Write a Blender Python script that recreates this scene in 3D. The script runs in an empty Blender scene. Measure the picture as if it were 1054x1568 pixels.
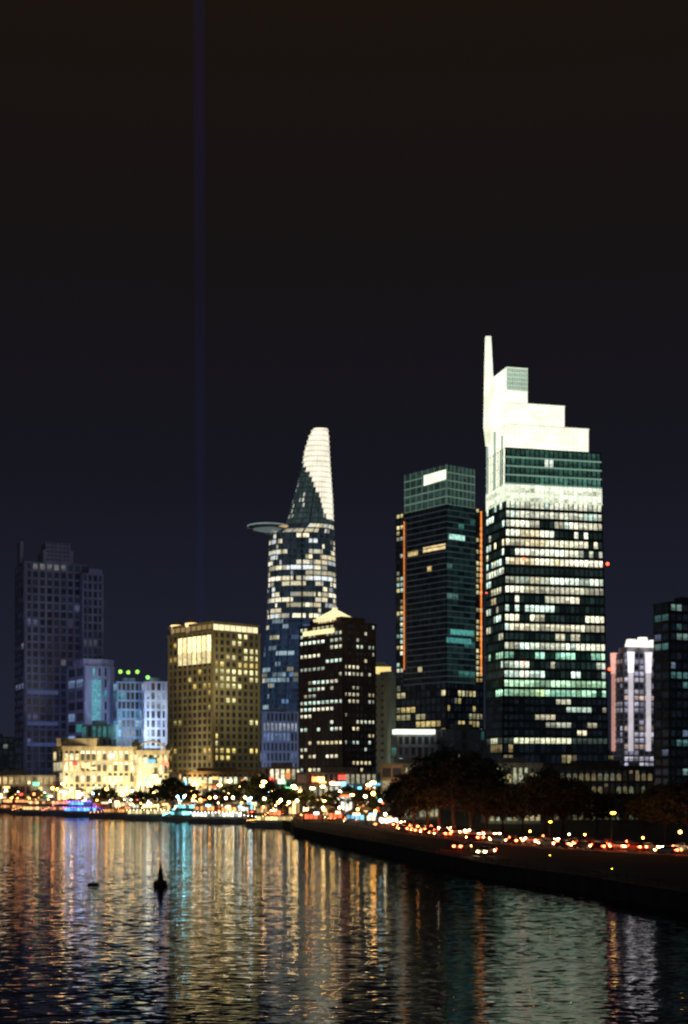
import bpy, math, random
from mathutils import Vector
from mathutils.geometry import tessellate_polygon
random.seed(7)
R=random.random
U=random.uniform
F=2200.; HC=16.; HY=1190.
def X(px,d): return (px-527.)*d/F
def Z(py,d): return HC+(HY-py)*d/F
scene=bpy.context.scene
# ------------------------------------------------------------------ materials
def newmat(name):
    m=bpy.data.materials.new(name); m.use_nodes=True
    nt=m.node_tree; b=nt.nodes['Principled BSDF']
    return m,nt,b
MATS={}
def wall(name,rgb,rough=.8,var=.35,scale=.35,metal=0.):
    if name in MATS: return MATS[name]
    m,nt,b=newmat(name)
    tc=nt.nodes.new('ShaderNodeTexCoord'); mp=nt.nodes.new('ShaderNodeMapping')
    mp.inputs['Scale'].default_value=(1,1,.25)
    n=nt.nodes.new('ShaderNodeTexNoise'); n.inputs['Scale'].default_value=scale; n.inputs['Detail'].default_value=5
    cr=nt.nodes.new('ShaderNodeValToRGB')
    cr.color_ramp.elements[0].position=.3; cr.color_ramp.elements[1].position=.7
    cr.color_ramp.elements[0].color=tuple(c*(1-var) for c in rgb)+(1,)
    cr.color_ramp.elements[1].color=tuple(min(1,c*(1+var*.5)) for c in rgb)+(1,)
    nt.links.new(tc.outputs['Object'],mp.inputs[0]); nt.links.new(mp.outputs[0],n.inputs['Vector'])
    nt.links.new(n.outputs['Fac'],cr.inputs[0]); nt.links.new(cr.outputs[0],b.inputs['Base Color'])
    b.inputs['Roughness'].default_value=rough; b.inputs['Metallic'].default_value=metal
    MATS[name]=m; return m
def glowmat(name,noise,sampling,lo=.5,hi=1.4,sc=.9):
    m,nt,b=newmat(name)
    a=nt.nodes.new('ShaderNodeAttribute'); a.attribute_name='glow'
    src=a.outputs['Color']
    if noise:
        tc=nt.nodes.new('ShaderNodeTexCoord')
        n=nt.nodes.new('ShaderNodeTexNoise'); n.inputs['Scale'].default_value=sc; n.inputs['Detail'].default_value=3
        mr=nt.nodes.new('ShaderNodeMapRange'); mr.inputs[1].default_value=.3; mr.inputs[2].default_value=.7
        mr.inputs[3].default_value=lo; mr.inputs[4].default_value=hi
        vm=nt.nodes.new('ShaderNodeVectorMath'); vm.operation='SCALE'
        nt.links.new(tc.outputs['Object'],n.inputs['Vector']); nt.links.new(n.outputs['Fac'],mr.inputs[0])
        nt.links.new(a.outputs['Color'],vm.inputs[0]); nt.links.new(mr.outputs[0],vm.inputs['Scale'])
        src=vm.outputs[0]
    nt.links.new(src,b.inputs['Emission Color']); b.inputs['Emission Strength'].default_value=1
    b.inputs['Base Color'].default_value=(.02,.025,.03,1); b.inputs['Roughness'].default_value=.3
    m.cycles.emission_sampling=sampling
    return m
WIN=glowmat('window_glass',True,'NONE')
PAN=glowmat('sign_and_floodlit_glow',True,'NONE',.78,1.15,.12)  # emission for signs, and painted light on crowns, slabs and fins
LAMP=glowmat('lamp_glow',False,'AUTO')
CONC=wall('concrete',(.28,.27,.25))
DARK=wall('dark_metal',(.04,.04,.045),.5)
BARK=wall('bark',(.07,.05,.035),.9,.5,2)
LEAF=wall('leaves',(.06,.085,.03),.6,.6,.8)
LEAF2=wall('leaves_dark',(.04,.06,.025),.6,.6,.8)
RUB=wall('rubber',(.02,.02,.02),.9)
# ------------------------------------------------------------------ mesh builder
class MB:
    def __init__(s): s.v=[];s.f=[];s.m=[];s.c=[];s.mats=[]
    def mi(s,m):
        if m not in s.mats: s.mats.append(m)
        return s.mats.index(m)
    def poly(s,pts,m,col=(0,0,0)):
        i=len(s.v); s.v+= [tuple(p) for p in pts]; s.f.append(tuple(range(i,i+len(pts)))); s.m.append(s.mi(m)); s.c.append(col)
    def hexa(s,b,t,m,col=(0,0,0)):
        i=len(s.v); s.v+=[tuple(p) for p in b]+[tuple(p) for p in t]
        fs=[(3,2,1,0),(4,5,6,7),(0,1,5,4),(1,2,6,5),(2,3,7,6),(3,0,4,7)]
        k=s.mi(m)
        for f in fs: s.f.append(tuple(i+a for a in f)); s.m.append(k); s.c.append(col)
    def box(s,x0,x1,y0,y1,z0,z1,m,col=(0,0,0)):
        s.hexa([(x0,y0,z0),(x1,y0,z0),(x1,y1,z0),(x0,y1,z0)],[(x0,y0,z1),(x1,y0,z1),(x1,y1,z1),(x0,y1,z1)],m,col)
    def prism(s,pl,z0,z1,m,col=(0,0,0),top=None):
        top=top or pl; n=len(pl); i=len(s.v); k=s.mi(m)
        s.v+=[(p[0],p[1],z0) for p in pl]+[(p[0],p[1],z1) for p in top]
        for a in range(n):
            b=(a+1)%n; s.f.append((i+a,i+b,i+n+b,i+n+a)); s.m.append(k); s.c.append(col)
        s.f.append(tuple(i+n+a for a in range(n))); s.m.append(k); s.c.append(col)
        s.f.append(tuple(i+a for a in reversed(range(n)))); s.m.append(k); s.c.append(col)
    def cyl(s,p0,p1,r0,r1,n,m,col=(0,0,0)):
        p0=Vector(p0);p1=Vector(p1); a=(p1-p0).normalized()
        u=a.orthogonal().normalized(); w=a.cross(u)
        i=len(s.v);k=s.mi(m)
        for p,r in((p0,r0),(p1,r1)):
            for j in range(n):
                t=2*math.pi*j/n; s.v.append(tuple(p+u*(r*math.cos(t))+w*(r*math.sin(t))))
        for j in range(n):
            b=(j+1)%n; s.f.append((i+j,i+b,i+n+b,i+n+j)); s.m.append(k); s.c.append(col)
        s.f.append(tuple(i+n+j for j in range(n)));s.m.append(k);s.c.append(col)
        s.f.append(tuple(i+j for j in reversed(range(n))));s.m.append(k);s.c.append(col)
    def ball(s,c,r,m,col=(0,0,0),n=8,h=5,sz=1.):
        i=len(s.v);k=s.mi(m)
        for a in range(h+1):
            ph=math.pi*a/h
            for j in range(n):
                t=2*math.pi*j/n; s.v.append((c[0]+r*math.sin(ph)*math.cos(t),c[1]+r*math.sin(ph)*math.sin(t),c[2]-r*sz*math.cos(ph)))
        for a in range(h):
            for j in range(n):
                b=(j+1)%n; s.f.append((i+a*n+j,i+a*n+b,i+(a+1)*n+b,i+(a+1)*n+j)); s.m.append(k); s.c.append(col)
    def mesh(s,name,off=(0,0,0)):
        me=bpy.data.meshes.new(name)
        me.from_pydata([(v[0]-off[0],v[1]-off[1],v[2]-off[2]) for v in s.v],[],s.f)
        for m in s.mats: me.materials.append(m)
        me.polygons.foreach_set('material_index',s.m)
        at=me.color_attributes.new('glow','FLOAT_COLOR','CORNER')
        buf=[]
        for f,c in zip(s.f,s.c): buf+= [c[0],c[1],c[2],1.]*len(f)
        at.data.foreach_set('color',buf)
        me.update(); return me
    def build(s,name,recentre=True):
        off=(0,0,0)
        if recentre:
            xs=[v[0] for v in s.v];ys=[v[1] for v in s.v];zs=[v[2] for v in s.v]
            off=((min(xs)+max(xs))/2,(min(ys)+max(ys))/2,min(zs))
        return place(s.mesh(name,off),name,off)
def place(me,name,loc=(0,0,0),rz=0,sc=1.):
    o=bpy.data.objects.new(name,me); o.location=loc; o.rotation_euler=(0,0,rz)
    o.scale=(sc,sc,sc) if not isinstance(sc,tuple) else sc
    scene.collection.objects.link(o); return o
# ------------------------------------------------------------------ plan helpers
def at_px(p0,p1,px):
    t=(px-527)/F; dx=p1[0]-p0[0];dy=p1[1]-p0[1]
    s=(t*p0[1]-p0[0])/(dx-t*dy); return (p0[0]+s*dx,p0[1]+s*dy)
def plan(xc,d,yaw,xl,xr):
    yaw=math.radians(yaw)
    if xc<527 and yaw<math.radians(30): yaw+=math.atan((527-xl)/F)
    C=(X(xc,d),d)
    u=(math.cos(yaw),math.sin(yaw)); v=(-u[1],u[0])
    Rr=at_px(C,(C[0]+u[0],C[1]+u[1]),xr); L=at_px(C,(C[0]+v[0],C[1]+v[1]),xl)
    B=(L[0]+Rr[0]-C[0],L[1]+Rr[1]-C[1]); return [L,C,Rr,B]
def inset(pl,k):
    cx=sum(p[0] for p in pl)/len(pl);cy=sum(p[1] for p in pl)/len(pl)
    r=[]
    for p in pl:
        l=math.hypot(p[0]-cx,p[1]-cy); f=(l-k)/l; r.append((cx+(p[0]-cx)*f,cy+(p[1]-cy)*f))
    return r
def lerp(a,b,t): return tuple(a[i]+(b[i]-a[i])*t for i in range(len(a)))
def mul(c,k): return tuple(x*k for x in c)
WARM=[(1.,.72,.3),(1.,.82,.45),(.95,.66,.25),(1.,.9,.6)]
COOL=[(.95,1.,.76),(.84,1.,.8),(1.,.98,.72),(.72,.95,.8),(1.,.95,.66)]
TEAL=[(.15,.6,.5),(.2,.75,.65),(.4,.9,.8),(.1,.4,.4)]
MIX=COOL+[(1.,.9,.6),(1.,.85,.5)]
BLUE=[(.3,.45,.8),(.45,.65,.95),(.75,.85,1.),(.2,.3,.6)]
def grid(nf,nb,p,pal,gain=1.,run=.45,dark=(.004,.006,.009)):  # dark: unlit windows still get a faint painted glow
    g=[]
    for f in range(nf):
        fp=min(.97,p*U(.35,1.65)); row=[];c=None; base=random.choice(pal)
        for b in range(nb):
            if b==0 or R()<run:
                if R()<fp:
                    cc=base if R()<.75 else random.choice(pal); c=mul(cc,gain*U(.3,1.25))
                else: c=None
            row.append(mul(c,U(.8,1.15)) if c else mul(dark,U(.3,1.8)))
        g.append(row)
    return g
def facade(mb,p0,p1,z0,z1,nf,nb,wm,g,q0=None,q1=None,slab_h=.9,slab_p=.3,pier_w=.5,pier_p=.22,slabcol=(0,0,0),rec=.03,slabmat=None,piermat=None,piercol=(0,0,0),gm=None):
    q0=q0 or p0;q1=q1 or p1; gm=gm or WIN
    dx=p1[0]-p0[0];dy=p1[1]-p0[1];L=math.hypot(dx,dy);n=(dy/L,-dx/L)
    def P(s,t,o=0.):
        a=lerp(p0,p1,s);b=lerp(q0,q1,s);c=lerp(a,b,t)
        return (c[0]+n[0]*o,c[1]+n[1]*o,z0+(z1-z0)*t)
    hs=slab_h/(z1-z0)
    for f in range(nf):
        t0=f/nf;t1=(f+1)/nf
        for b in range(nb):
            c=g[f%len(g)][b%len(g[0])]; s0=b/nb;s1=(b+1)/nb
            if max(c)>.05 and gm is WIN:
                k=U(.3,.7); tm=t0+hs+(t1-t0-hs)*k; c2=mul(c,U(.4,.95))
                mb.poly([P(s0,t0+hs*.5,rec),P(s1,t0+hs*.5,rec),P(s1,tm,rec),P(s0,tm,rec)],WIN,c2)
                mb.poly([P(s0,tm,rec),P(s1,tm,rec),P(s1,t1,rec),P(s0,t1,rec)],WIN,c)
            else:
                mb.poly([P(s0,t0,rec),P(s1,t0,rec),P(s1,t1,rec),P(s0,t1,rec)],gm,c)
        if slab_h>0:
            a0=P(0,t0,0);a1=P(1,t0,0);b0=P(0,t0+hs,0);b1=P(1,t0+hs,0)
            mb.hexa([P(0,t0,slab_p),P(1,t0,slab_p),a1,a0],[P(0,t0+hs,slab_p),P(1,t0+hs,slab_p),b1,b0],slabmat or wm,slabcol)
    if pier_w>0:
        hw=pier_w/2/L
        for b in range(nb+1):
            s=min(max(b/nb,hw),1-hw)
            mb.hexa([P(s-hw,0,pier_p),P(s+hw,0,pier_p),P(s+hw,0,0),P(s-hw,0,0)],[P(s-hw,1,pier_p),P(s+hw,1,pier_p),P(s+hw,1,0),P(s-hw,1,0)],piermat or wm,piercol)
def tower(mb,pl,z0,z1,nf,nbs,wm,ps,pals,gains=(1,1,1,1),roof=1.2,**kw):
    mb.prism(pl,z0,z1,wm)
    for i in range(4):
        a,b=pl[i],pl[(i+1)%4]
        facade(mb,a,b,z0,z1,nf,nbs[i%len(nbs)],wm,grid(nf,nbs[i%len(nbs)],ps[i%len(ps)],pals[i%len(pals)],gains[i%len(gains)]),**kw)
    if roof:
        o=inset(pl,-.5); mb.prism(o,z1+.004,z1+roof,wm)
        i2=inset(pl,math.dist(pl[0],pl[2])*.28); mb.prism(i2,z1+roof,z1+roof+2.2,wm)
GND=2.0
# ------------------------------------------------------------------ ground, water
S=[(-500,760),(14,664),(150,600),(300,533),(395,500),(446,440),(452,392),(520,335),(600,290),(680,252),(760,224),(900,198),(1060,169),(1500,125)]
SW=[(X(a,d),d) for a,d in S]
def shore(px):
    for (a,d),(b,e) in zip(S,S[1:]):
        if a<=px<=b: return d+(e-d)*(px-a)/(b-a)
    return S[0][1]
poly=SW+[(400,-60),(9000,-200),(9000,12000),(-9000,12000),(-9000,1100)]
me=bpy.data.meshes.new('ground')
tri=tessellate_polygon([[Vector((p[0],p[1],0)) for p in poly]])
me.from_pydata([(p[0],p[1],GND) for p in poly],[],[tuple(t) for t in tri])
g=wall('ground_earth',(.014,.016,.012),.95,.5,.15); me.materials.append(g); me.update()
place(me,'ground')
for p in me.polygons:
    if p.normal.z<0: p.flip()
m,nt,b=newmat('river_water')
b.inputs['Base Color'].default_value=(.003,.006,.008,1); b.inputs['Roughness'].default_value=.05; b.inputs['IOR'].default_value=1.33
geo=nt.nodes.new('ShaderNodeNewGeometry')
def wave(scale,amp,sx,sy,ax):
    mp=nt.nodes.new('ShaderNodeMapping'); mp.inputs['Scale'].default_value=(sx,sy,1); mp.inputs['Rotation'].default_value=(0,0,.1)
    n=nt.nodes.new('ShaderNodeTexNoise'); n.inputs['Scale'].default_value=scale; n.inputs['Detail'].default_value=2
    nt.links.new(geo.outputs['Position'],mp.inputs[0]); nt.links.new(mp.outputs[0],n.inputs['Vector'])
    s=nt.nodes.new('ShaderNodeVectorMath'); s.operation='SUBTRACT'; s.inputs[1].default_value=(.5,.5,.5)
    nt.links.new(n.outputs['Color'],s.inputs[0])
    k=nt.nodes.new('ShaderNodeVectorMath'); k.operation='MULTIPLY'; k.inputs[1].default_value=(amp*ax,amp,0)
    nt.links.new(s.outputs[0],k.inputs[0]); return k.outputs[0]
w1=wave(2.2,.38,.4,1.,.25); w2=wave(.5,.07,.5,1.,.3)
ad=nt.nodes.new('ShaderNodeVectorMath'); nt.links.new(w1,ad.inputs[0]); nt.links.new(w2,ad.inputs[1])
ad2=nt.nodes.new('ShaderNodeVectorMath'); ad2.inputs[1].default_value=(0,0,1); nt.links.new(ad.outputs[0],ad2.inputs[0])
nm=nt.nodes.new('ShaderNodeVectorMath'); nm.operation='NORMALIZE'; nt.links.new(ad2.outputs[0],nm.inputs[0])
nt.links.new(nm.outputs[0],b.inputs['Normal'])
me=bpy.data.meshes.new('river_water'); me.from_pydata([(-9000,-3000,0),(9000,-3000,0),(9000,9000,0),(-9000,9000,0)],[],[(0,1,2,3)])
me.materials.append(m); place(me,'river_water')
def offs(pts,k):
    out=[]
    for i,p in enumerate(pts):
        a=pts[max(i-1,0)];c=pts[min(i+1,len(pts)-1)]
        dx=c[0]-a[0];dy=c[1]-a[1];l=math.hypot(dx,dy); out.append((p[0]-dy/l*k,p[1]+dx/l*k))
    return out
def strip(mb,A,B,z0,z1,mat,col=(0,0,0)):
    for i in range(len(A)-1):
        mb.hexa([(*A[i],z0),(*A[i+1],z0),(*B[i+1],z0),(*B[i],z0)],[(*A[i],z1),(*A[i+1],z1),(*B[i+1],z1),(*B[i],z1)],mat,col)
q=MB(); strip(q,offs(SW,-.25),offs(SW,.35),-1,GND+.15,wall('quay_stone',(.035,.035,.032),.9,.5)); strip(q,offs(SW,-.35),offs(SW,.45),GND+.154,GND+.4,wall('quay_cap',(.05,.048,.045)))
q.build('quay_wall')
def resample(pts,step):
    out=[];acc=0
    for a,b_ in zip(pts,pts[1:]):
        l=math.dist(a,b_); t=acc
        while t<l: out.append((lerp(a,b_,t/l),math.atan2(b_[1]-a[1],b_[0]-a[0]))); t+=step
        acc=t-l
    return out
q=MB()
for p,a in resample(offs(SW[1:13],.05),3.):
    q.cyl((p[0],p[1],GND+.4),(p[0],p[1],GND+1.35),.05,.05,5,DARK)
strip(q,offs(SW[1:13],.01),offs(SW[1:13],.09),GND+1.3,GND+1.38,DARK); strip(q,offs(SW[1:13],.02),offs(SW[1:13],.08),GND+.85,GND+.9,DARK)
q.build('quay_railing')
RP=[(-500,830),(14,705),(150,645),(300,580),(450,515),(520,470),(600,412),(690,350),(780,312),(900,288),(1010,270),(1200,250),(1500,230)]
RW=[(X(a,d),d) for a,d in RP]
asph=wall('asphalt',(.04,.04,.042),.75,.4,.5)
def sheet(name,A,B,z,mat):
    mb=MB()
    for i in range(len(A)-1): mb.poly([(*A[i],z),(*A[i+1],z),(*B[i+1],z),(*B[i],z)],mat)
    return mb.build(name)
sheet('road',offs(RW,-8),offs(RW,8),GND+.004,asph)
q=MB(); white=wall('road_paint',(.7,.7,.66),.7)
for p,a in resample(RW,9.):
    c,s_=math.cos(a),math.sin(a)
    for o in(-4,0,4):
        pts=[(p[0]+c*u-s_*(v+o),p[1]+s_*u+c*(v+o),GND+.009) for u,v in((0,-.08),(3,-.08),(3,.08),(0,.08))]
        q.poly(pts,white)
q.build('road_marking')
q=MB(); pv=wall('paving',(.1,.095,.09)); strip(q,offs(RW,-12),offs(RW,-8.02),GND,GND+.13,pv); strip(q,offs(RW,8.02),offs(RW,13),GND,GND+.13,pv); q.build('pavement')

# ------------------------------------------------------------------ TOWERS
d=640; pl=plan(769,d,14,745,934); wl=wall('teal_cladding',(.08,.115,.105),.4)
plT=plan(775,d,14,745,920)
mb=MB(); z=lambda y:Z(y,d)
zb=z(1070); zA=z(767); zB=z(741); zC=z(687)
def mix(t): return [lerp(a,b_,t) for a,b_ in zip(pl,plT)]
tt=lambda zz:(zz-GND)/(zC-GND)
mb.prism(pl,GND,zC,wl,top=plT)
for i,(nb) in enumerate((7,20,7,20)):
    for (za,zz,nf,kind) in((GND,z(1140),6,0),(z(1140),z(1130),1,1),(z(1130),zb,5,2),(zb,zA,21,3),(zA,zB,2,4),(zB,zC,4,5)):
        A=mix(tt(za));Bm=mix(tt(zz)); a,b_,c,e=A[i],A[(i+1)%4],Bm[i],Bm[(i+1)%4]
        sh=1.35;pw=.5;kw={}
        if kind==0: g_=grid(nf,nb,.15,WARM,.4)
        elif kind==1: g_=[[(1.1,1.15,.75) if (1<bb<nb*.62) else (.05,.07,.06) for bb in range(nb)]]; sh=.5
        elif kind==2: g_=grid(nf,nb,.22,MIX,1.)
        elif kind==3:
            g_=grid(nf,nb,.8 if i==1 else .35,COOL*2+[(1.,.95,.62),(1.,.82,.45)],1.6,run=.5,dark=(.01,.02,.018))
            for f in (0,1,4): g_[f]=[tuple(x*k for x,k in zip(c_,(.5,.9,.78))) for c_ in g_[f]]
            if i==1:
                for f in (20,19): g_[f]=[mul((1.,1.03,.78),U(.5,1.3)) if R()<.8 else c_ for c_ in g_[f]]
                for f,k0,k1 in((14,1,6),(17,3,7),(16,4,8)): 
                    for bb in range(k0,k1): g_[f][bb]=mul((1.,.85,.52),U(.9,1.4))
        elif kind==4:
            g_=[[mul((1.15,1.22,.93),U(.85,1.25)) for _ in range(nb)] for _ in range(nf)]; sh=.35; kw=dict(slabmat=PAN,slabcol=(.75,.83,.6),piermat=PAN,piercol=(.8,.88,.65))  # slabs and piers glow too, so the whole band looks lit
        else:
            g_=[[mul((.03,.08,.062),U(.6,1.3)*(2.4 if f==0 and bb>nb*.3 else 1)) for bb in range(nb)] for f in range(4)]
            if i==1: g_[2][8]=g_[2][9]=(.9,1.,.85)
            sh=.6; kw=dict(slabmat=PAN,slabcol=(.2,.34,.26))  # dim teal light painted in as emission on glass and slabs
        facade(mb,a,b_,za,zz,nf,nb,wl,g_,q0=c,q1=e,slab_h=sh,pier_w=pw,slab_p=.35,**kw)
L,C,Rr,B=plT
def crown(px0,px1,z0,z1,nf,nb,col,depth=.82,side=None,jc=(.9,.93,.68)):  # floodlit look comes from emissive cladding, fading slightly upward
    a=at_px(C,Rr,px0);b_=at_px(C,Rr,px1); v=((L[0]-C[0])*depth,(L[1]-C[1])*depth)
    P4=[(a[0]+v[0],a[1]+v[1]),a,b_,(b_[0]+v[0],b_[1]+v[1])]
    P4=inset(P4,.4)
    mb.prism(P4,z0,z1,wl)
    for i in range(4):
        nbb=nb if i%2 else max(3,int(nb*.5))
        cc=side if (side and i!=1) else col
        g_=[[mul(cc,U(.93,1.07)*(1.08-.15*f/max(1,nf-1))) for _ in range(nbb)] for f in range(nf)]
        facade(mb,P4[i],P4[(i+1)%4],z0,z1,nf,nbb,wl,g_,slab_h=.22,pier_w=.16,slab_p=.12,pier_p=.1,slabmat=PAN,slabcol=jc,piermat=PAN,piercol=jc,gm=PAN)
    mb.prism(inset(P4,-.3),z1+.003,z1+.5,PAN,jc)
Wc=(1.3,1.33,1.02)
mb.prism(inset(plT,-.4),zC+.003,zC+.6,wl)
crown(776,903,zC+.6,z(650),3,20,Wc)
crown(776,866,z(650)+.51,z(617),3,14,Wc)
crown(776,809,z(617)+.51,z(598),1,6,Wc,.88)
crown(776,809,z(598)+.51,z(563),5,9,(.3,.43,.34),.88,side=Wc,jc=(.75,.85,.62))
lx=lerp(L,C,.28)
def blade(y0,y1,xa0,xa1,xb0,xb1,col):
    dd=lx[1]-1.5
    b4=[(X(xa0,dd),dd,z(y0)),(X(xa1,dd),dd,z(y0)),(X(xa1,dd),dd+3.2,z(y0)),(X(xa0,dd),dd+3.2,z(y0))]
    t4=[(X(xb0,dd),dd,z(y1)),(X(xb1,dd),dd,z(y1)),(X(xb1,dd),dd+2.4,z(y1)),(X(xb0,dd),dd+2.4,z(y1))]
    mb.hexa(b4,t4,PAN,col)  # spire glows by itself, like the crown
blade(668,640,745,752,741.5,764,(1.05,1.05,.8)); blade(640,560,741.5,764,742.5,757,(1.2,1.25,.95)); blade(560,497,742.5,755.5,744,752.5,(1.05,1.12,.88))
Lm=mix(tt(z(742)))
for j in range(8):
    s=(j+.5)/8; p=lerp(plT[0],plT[1],s); p2=lerp(Lm[0],Lm[1],s); zt=z(648) if j<5 else z(660); o=.9
    mb.hexa([(p2[0]-.55,p2[1]-o,z(742)),(p2[0]+.55,p2[1]-o,z(742)),(p2[0]+.55,p2[1],z(742)),(p2[0]-.55,p2[1],z(742))],
            [(p[0]-.55,p[1]-o,zt-j*.2),(p[0]+.55,p[1]-o,zt-j*.2),(p[0]+.55,p[1],zt-j*.2),(p[0]-.55,p[1],zt-j*.2)],PAN,(1.2,1.2,.9) if j%3 else (.3,.42,.33))
for px_,py_ in((802,856),(930,858),(933,1022),(802,1016),(745,1000),(743,898)):
    p=at_px(C,Rr,px_) if px_>769 else at_px(L,C,max(px_,746)); mb.ball((p[0],p[1]-1.2,z(py_)),.7,PAN,(7,.5,.2))
mb.build('stepped_crown_skyscraper')

# J
d=600; z=lambda y:Z(y,d); wj=wall('blue_black_cladding',(.045,.055,.058),.35)
pl=plan(684,d,38,607,740); L,C,Rr,B=pl; mb=MB(); zt=z(772)
mb.prism(pl,GND,zt,wj)
a=at_px(L,C,619); b_=at_px(C,Rr,728)
nf=30; z0=z(1045)
facade(mb,L,a,z0,zt,nf,2,wj,grid(nf,2,.5,[(1,.85,.4),(1,.95,.7),(.5,.8,.7)],1.,run=1))
facade(mb,a,C,z0,zt,nf,9,wj,grid(nf,9,.03,WARM,.6,dark=(.002,.003,.004)),slab_h=.35,slab_p=.5,slabmat=PAN,slabcol=(.025,.03,.034),pier_w=.15)  # slab edges carry a faint painted glow
facade(mb,C,b_,z0,zt,nf,5,wj,grid(nf,5,.16,TEAL,.25,run=.3,dark=(.005,.011,.012)),slab_h=.4,slab_p=.4,slabmat=PAN,slabcol=(.022,.042,.044),pier_w=.15)
facade(mb,b_,Rr,z0,zt,nf,2,wj,grid(nf,2,.65,[(1,.85,.4),(1,.9,.5),(.8,.5,.15)],1.,run=1))
for i in(2,3): facade(mb,pl[i],pl[(i+1)%4],z0,zt,nf,8,wj,grid(nf,8,.1,WARM,.6))
for i in range(4): facade(mb,pl[i],pl[(i+1)%4],z(1115),z0,6,10,wj,grid(6,10,.4 if i<2 else .2,[(1,.78,.3),(1,.9,.5),(.4,.45,.3)],.65,run=.6))
for i in range(4): facade(mb,pl[i],pl[(i+1)%4],GND,z(1115),6,10,wj,grid(6,10,.2,MIX,.4,run=.6))
for p,y0,y1,col in((a,785,1020,(.95,.28,.06)),(at_px(C,Rr,737),775,1030,(1.4,.36,.05))):
    mb.box(p[0]-.25,p[0]+.25,p[1]-.9,p[1]-.3,z(y1),z(y0),PAN,col)
for (p0,p1,x0,x1,y,col) in((a,C,648,682,836,(1,.75,.35)),(a,C,625,640,838,(.7,.5,.2)),(C,b_,688,712,821,(.5,.9,.75)),(C,b_,690,726,967,(.08,.33,.3)),(C,b_,684,722,980,(.06,.24,.23))):
    e0=at_px(p0,p1,x0);e1=at_px(p0,p1,x1)
    mb.poly([(e0[0],e0[1]-.6,z(y+4)),(e1[0],e1[1]-.6,z(y+4)),(e1[0],e1[1]-.6,z(y-4)),(e0[0],e0[1]-.6,z(y-4))],WIN,col)
pc=plan(684,d+1.5,38,620,727); mb.prism(pc,zt,z(724),wj)
for i in range(4):
    a,b_=pc[i],pc[(i+1)%4]
    facade(mb,a,b_,zt,z(710),5,7,wj,[[mul((.02,.04,.035),U(.5,1.5)) for _ in range(7)] for _ in range(5)],slab_h=.45,pier_w=.5,slabmat=PAN,slabcol=(.12,.2,.15),slab_p=.35,piermat=PAN,piercol=(.06,.1,.08))  # lattice glows by emission to look lit
e0=at_px(pc[0],pc[1],649);e1=at_px(pc[0],pc[1],683)
mb.poly([(e0[0],e0[1]-1,z(735)),(e1[0],e1[1]-1,z(733)),(e1[0],e1[1]-1,z(718)),(e0[0],e0[1]-1,z(719))],PAN,(1.5,1.5,1.1))
mb.build('dark_office_tower')

# G lotus-bud tower
d=1077; z=lambda y:Z(y,d); mb=MB(); wg=wall('blue_glass_frame',(.1,.14,.2),.3)
keys=[(1240,400,512),(1100,399,514),(1030,402,515),(940,410,515),(870,411,514),(822,413,512),(806,438,511),(770,448,510),(745,455,508),(715,463,506),(690,467,504.5),(668,474,503.5),(657,480,502)]
ks=[(z(y),X(a,d),X(b_,d)) for y,a,b_ in keys]
def prof(zz):
    for (za,a,b1),(zb_,c,e) in zip(ks,ks[1:]):
        if zz<=zb_:
            t=max(0,(zz-za)/(zb_-za)); return a+(c-a)*t,b1+(e-b1)*t
    return ks[-1][1],ks[-1][2]
def ring(zz,j,n,o=0.):
    a,b1=prof(zz); cx=(a+b1)/2; rx=(b1-a)/2+o; ry=rx*.82+o
    t=2*math.pi*j/n; c,s_=math.cos(t),math.sin(t); e=.82
    return (cx+rx*math.copysign(abs(c)**e,c), d+ry*math.copysign(abs(s_)**e,s_), zz)
bound=[(657,476),(680,468),(700,462),(716,465),(730,471),(745,479),(770,489),(795,497),(806,505)]
def bnd(py):
    for (a,x1),(b1,x2) in zip(bound,bound[1:]):
        if py<=b1: return x1+(x2-x1)*max(0,(py-a))/(b1-a)
    return 999
n=72; zc=GND; fh=3.95; top=z(657)
while zc<top-.2:
    z1_=min(zc+fh,top); py=HY-(zc-HC)*F/d
    fp=.62*U(.5,1.5) if 812<py<955 else (.24*U(.1,2.2) if py>=955 else .1)
    c=None
    for j in range(n):
        a=ring(zc,j,n);b1=ring(zc,(j+1)%n,n);c1=ring(z1_,(j+1)%n,n);e1=ring(z1_,j,n)
        px_=527+a[0]*F/d; front=a[1]<d+2; gm=WIN
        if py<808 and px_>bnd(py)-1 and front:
            col=mul((1.15,1.07,.85),1.1 if j%2 else .88); gm=PAN  # lit sail imitated by emissive glass
        elif py<808: col=mul((.025,.04,.04),U(.6,1.4)) if R()>.05 else (.6,.62,.5)
        else:
            if j==0 or R()<.42:
                if R()<fp: 
                    c=random.choice([(1,.86,.55),(1,.9,.6),(1,.93,.7),(.75,.8,.8)] if py<960 else [(.25,.45,.85),(.5,.7,.8),(1,.9,.6)]); c=mul(c,U(.35,1.4) if py<960 else U(.15,.7))
                else: c=None
            col=c or mul((.012,.022,.045) if py>960 else (.014,.022,.03),U(.6,1.4))
        mb.poly([a,b1,c1,e1],gm,col)
        o=.45; A=ring(zc,j,n,o);Bq=ring(zc,(j+1)%n,n,o); A2=(A[0],A[1],zc+.9);B2=(Bq[0],Bq[1],zc+.9)
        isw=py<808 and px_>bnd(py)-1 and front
        sc_=(.85,.78,.58) if isw else ((.014,.026,.05) if py>960 else (.018,.026,.03))  # slab edges emit this tone, as painted light
        mb.poly([A,Bq,B2,A2],PAN,sc_); mb.poly([a,A,Bq,b1],wg); mb.poly([A2,B2,(b1[0],b1[1],zc+.9),(a[0],a[1],zc+.9)],wg)
        if j%3==0 and not isw:
            E1=ring(z1_,j,n,o*.8); A3=ring(zc,j,n,o*.8); F1=ring(z1_,j+.35,n,o*.8); F0=ring(zc,j+.35,n,o*.8)
            mb.poly([A3,F0,F1,E1],wg)
    zc+=fh
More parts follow.
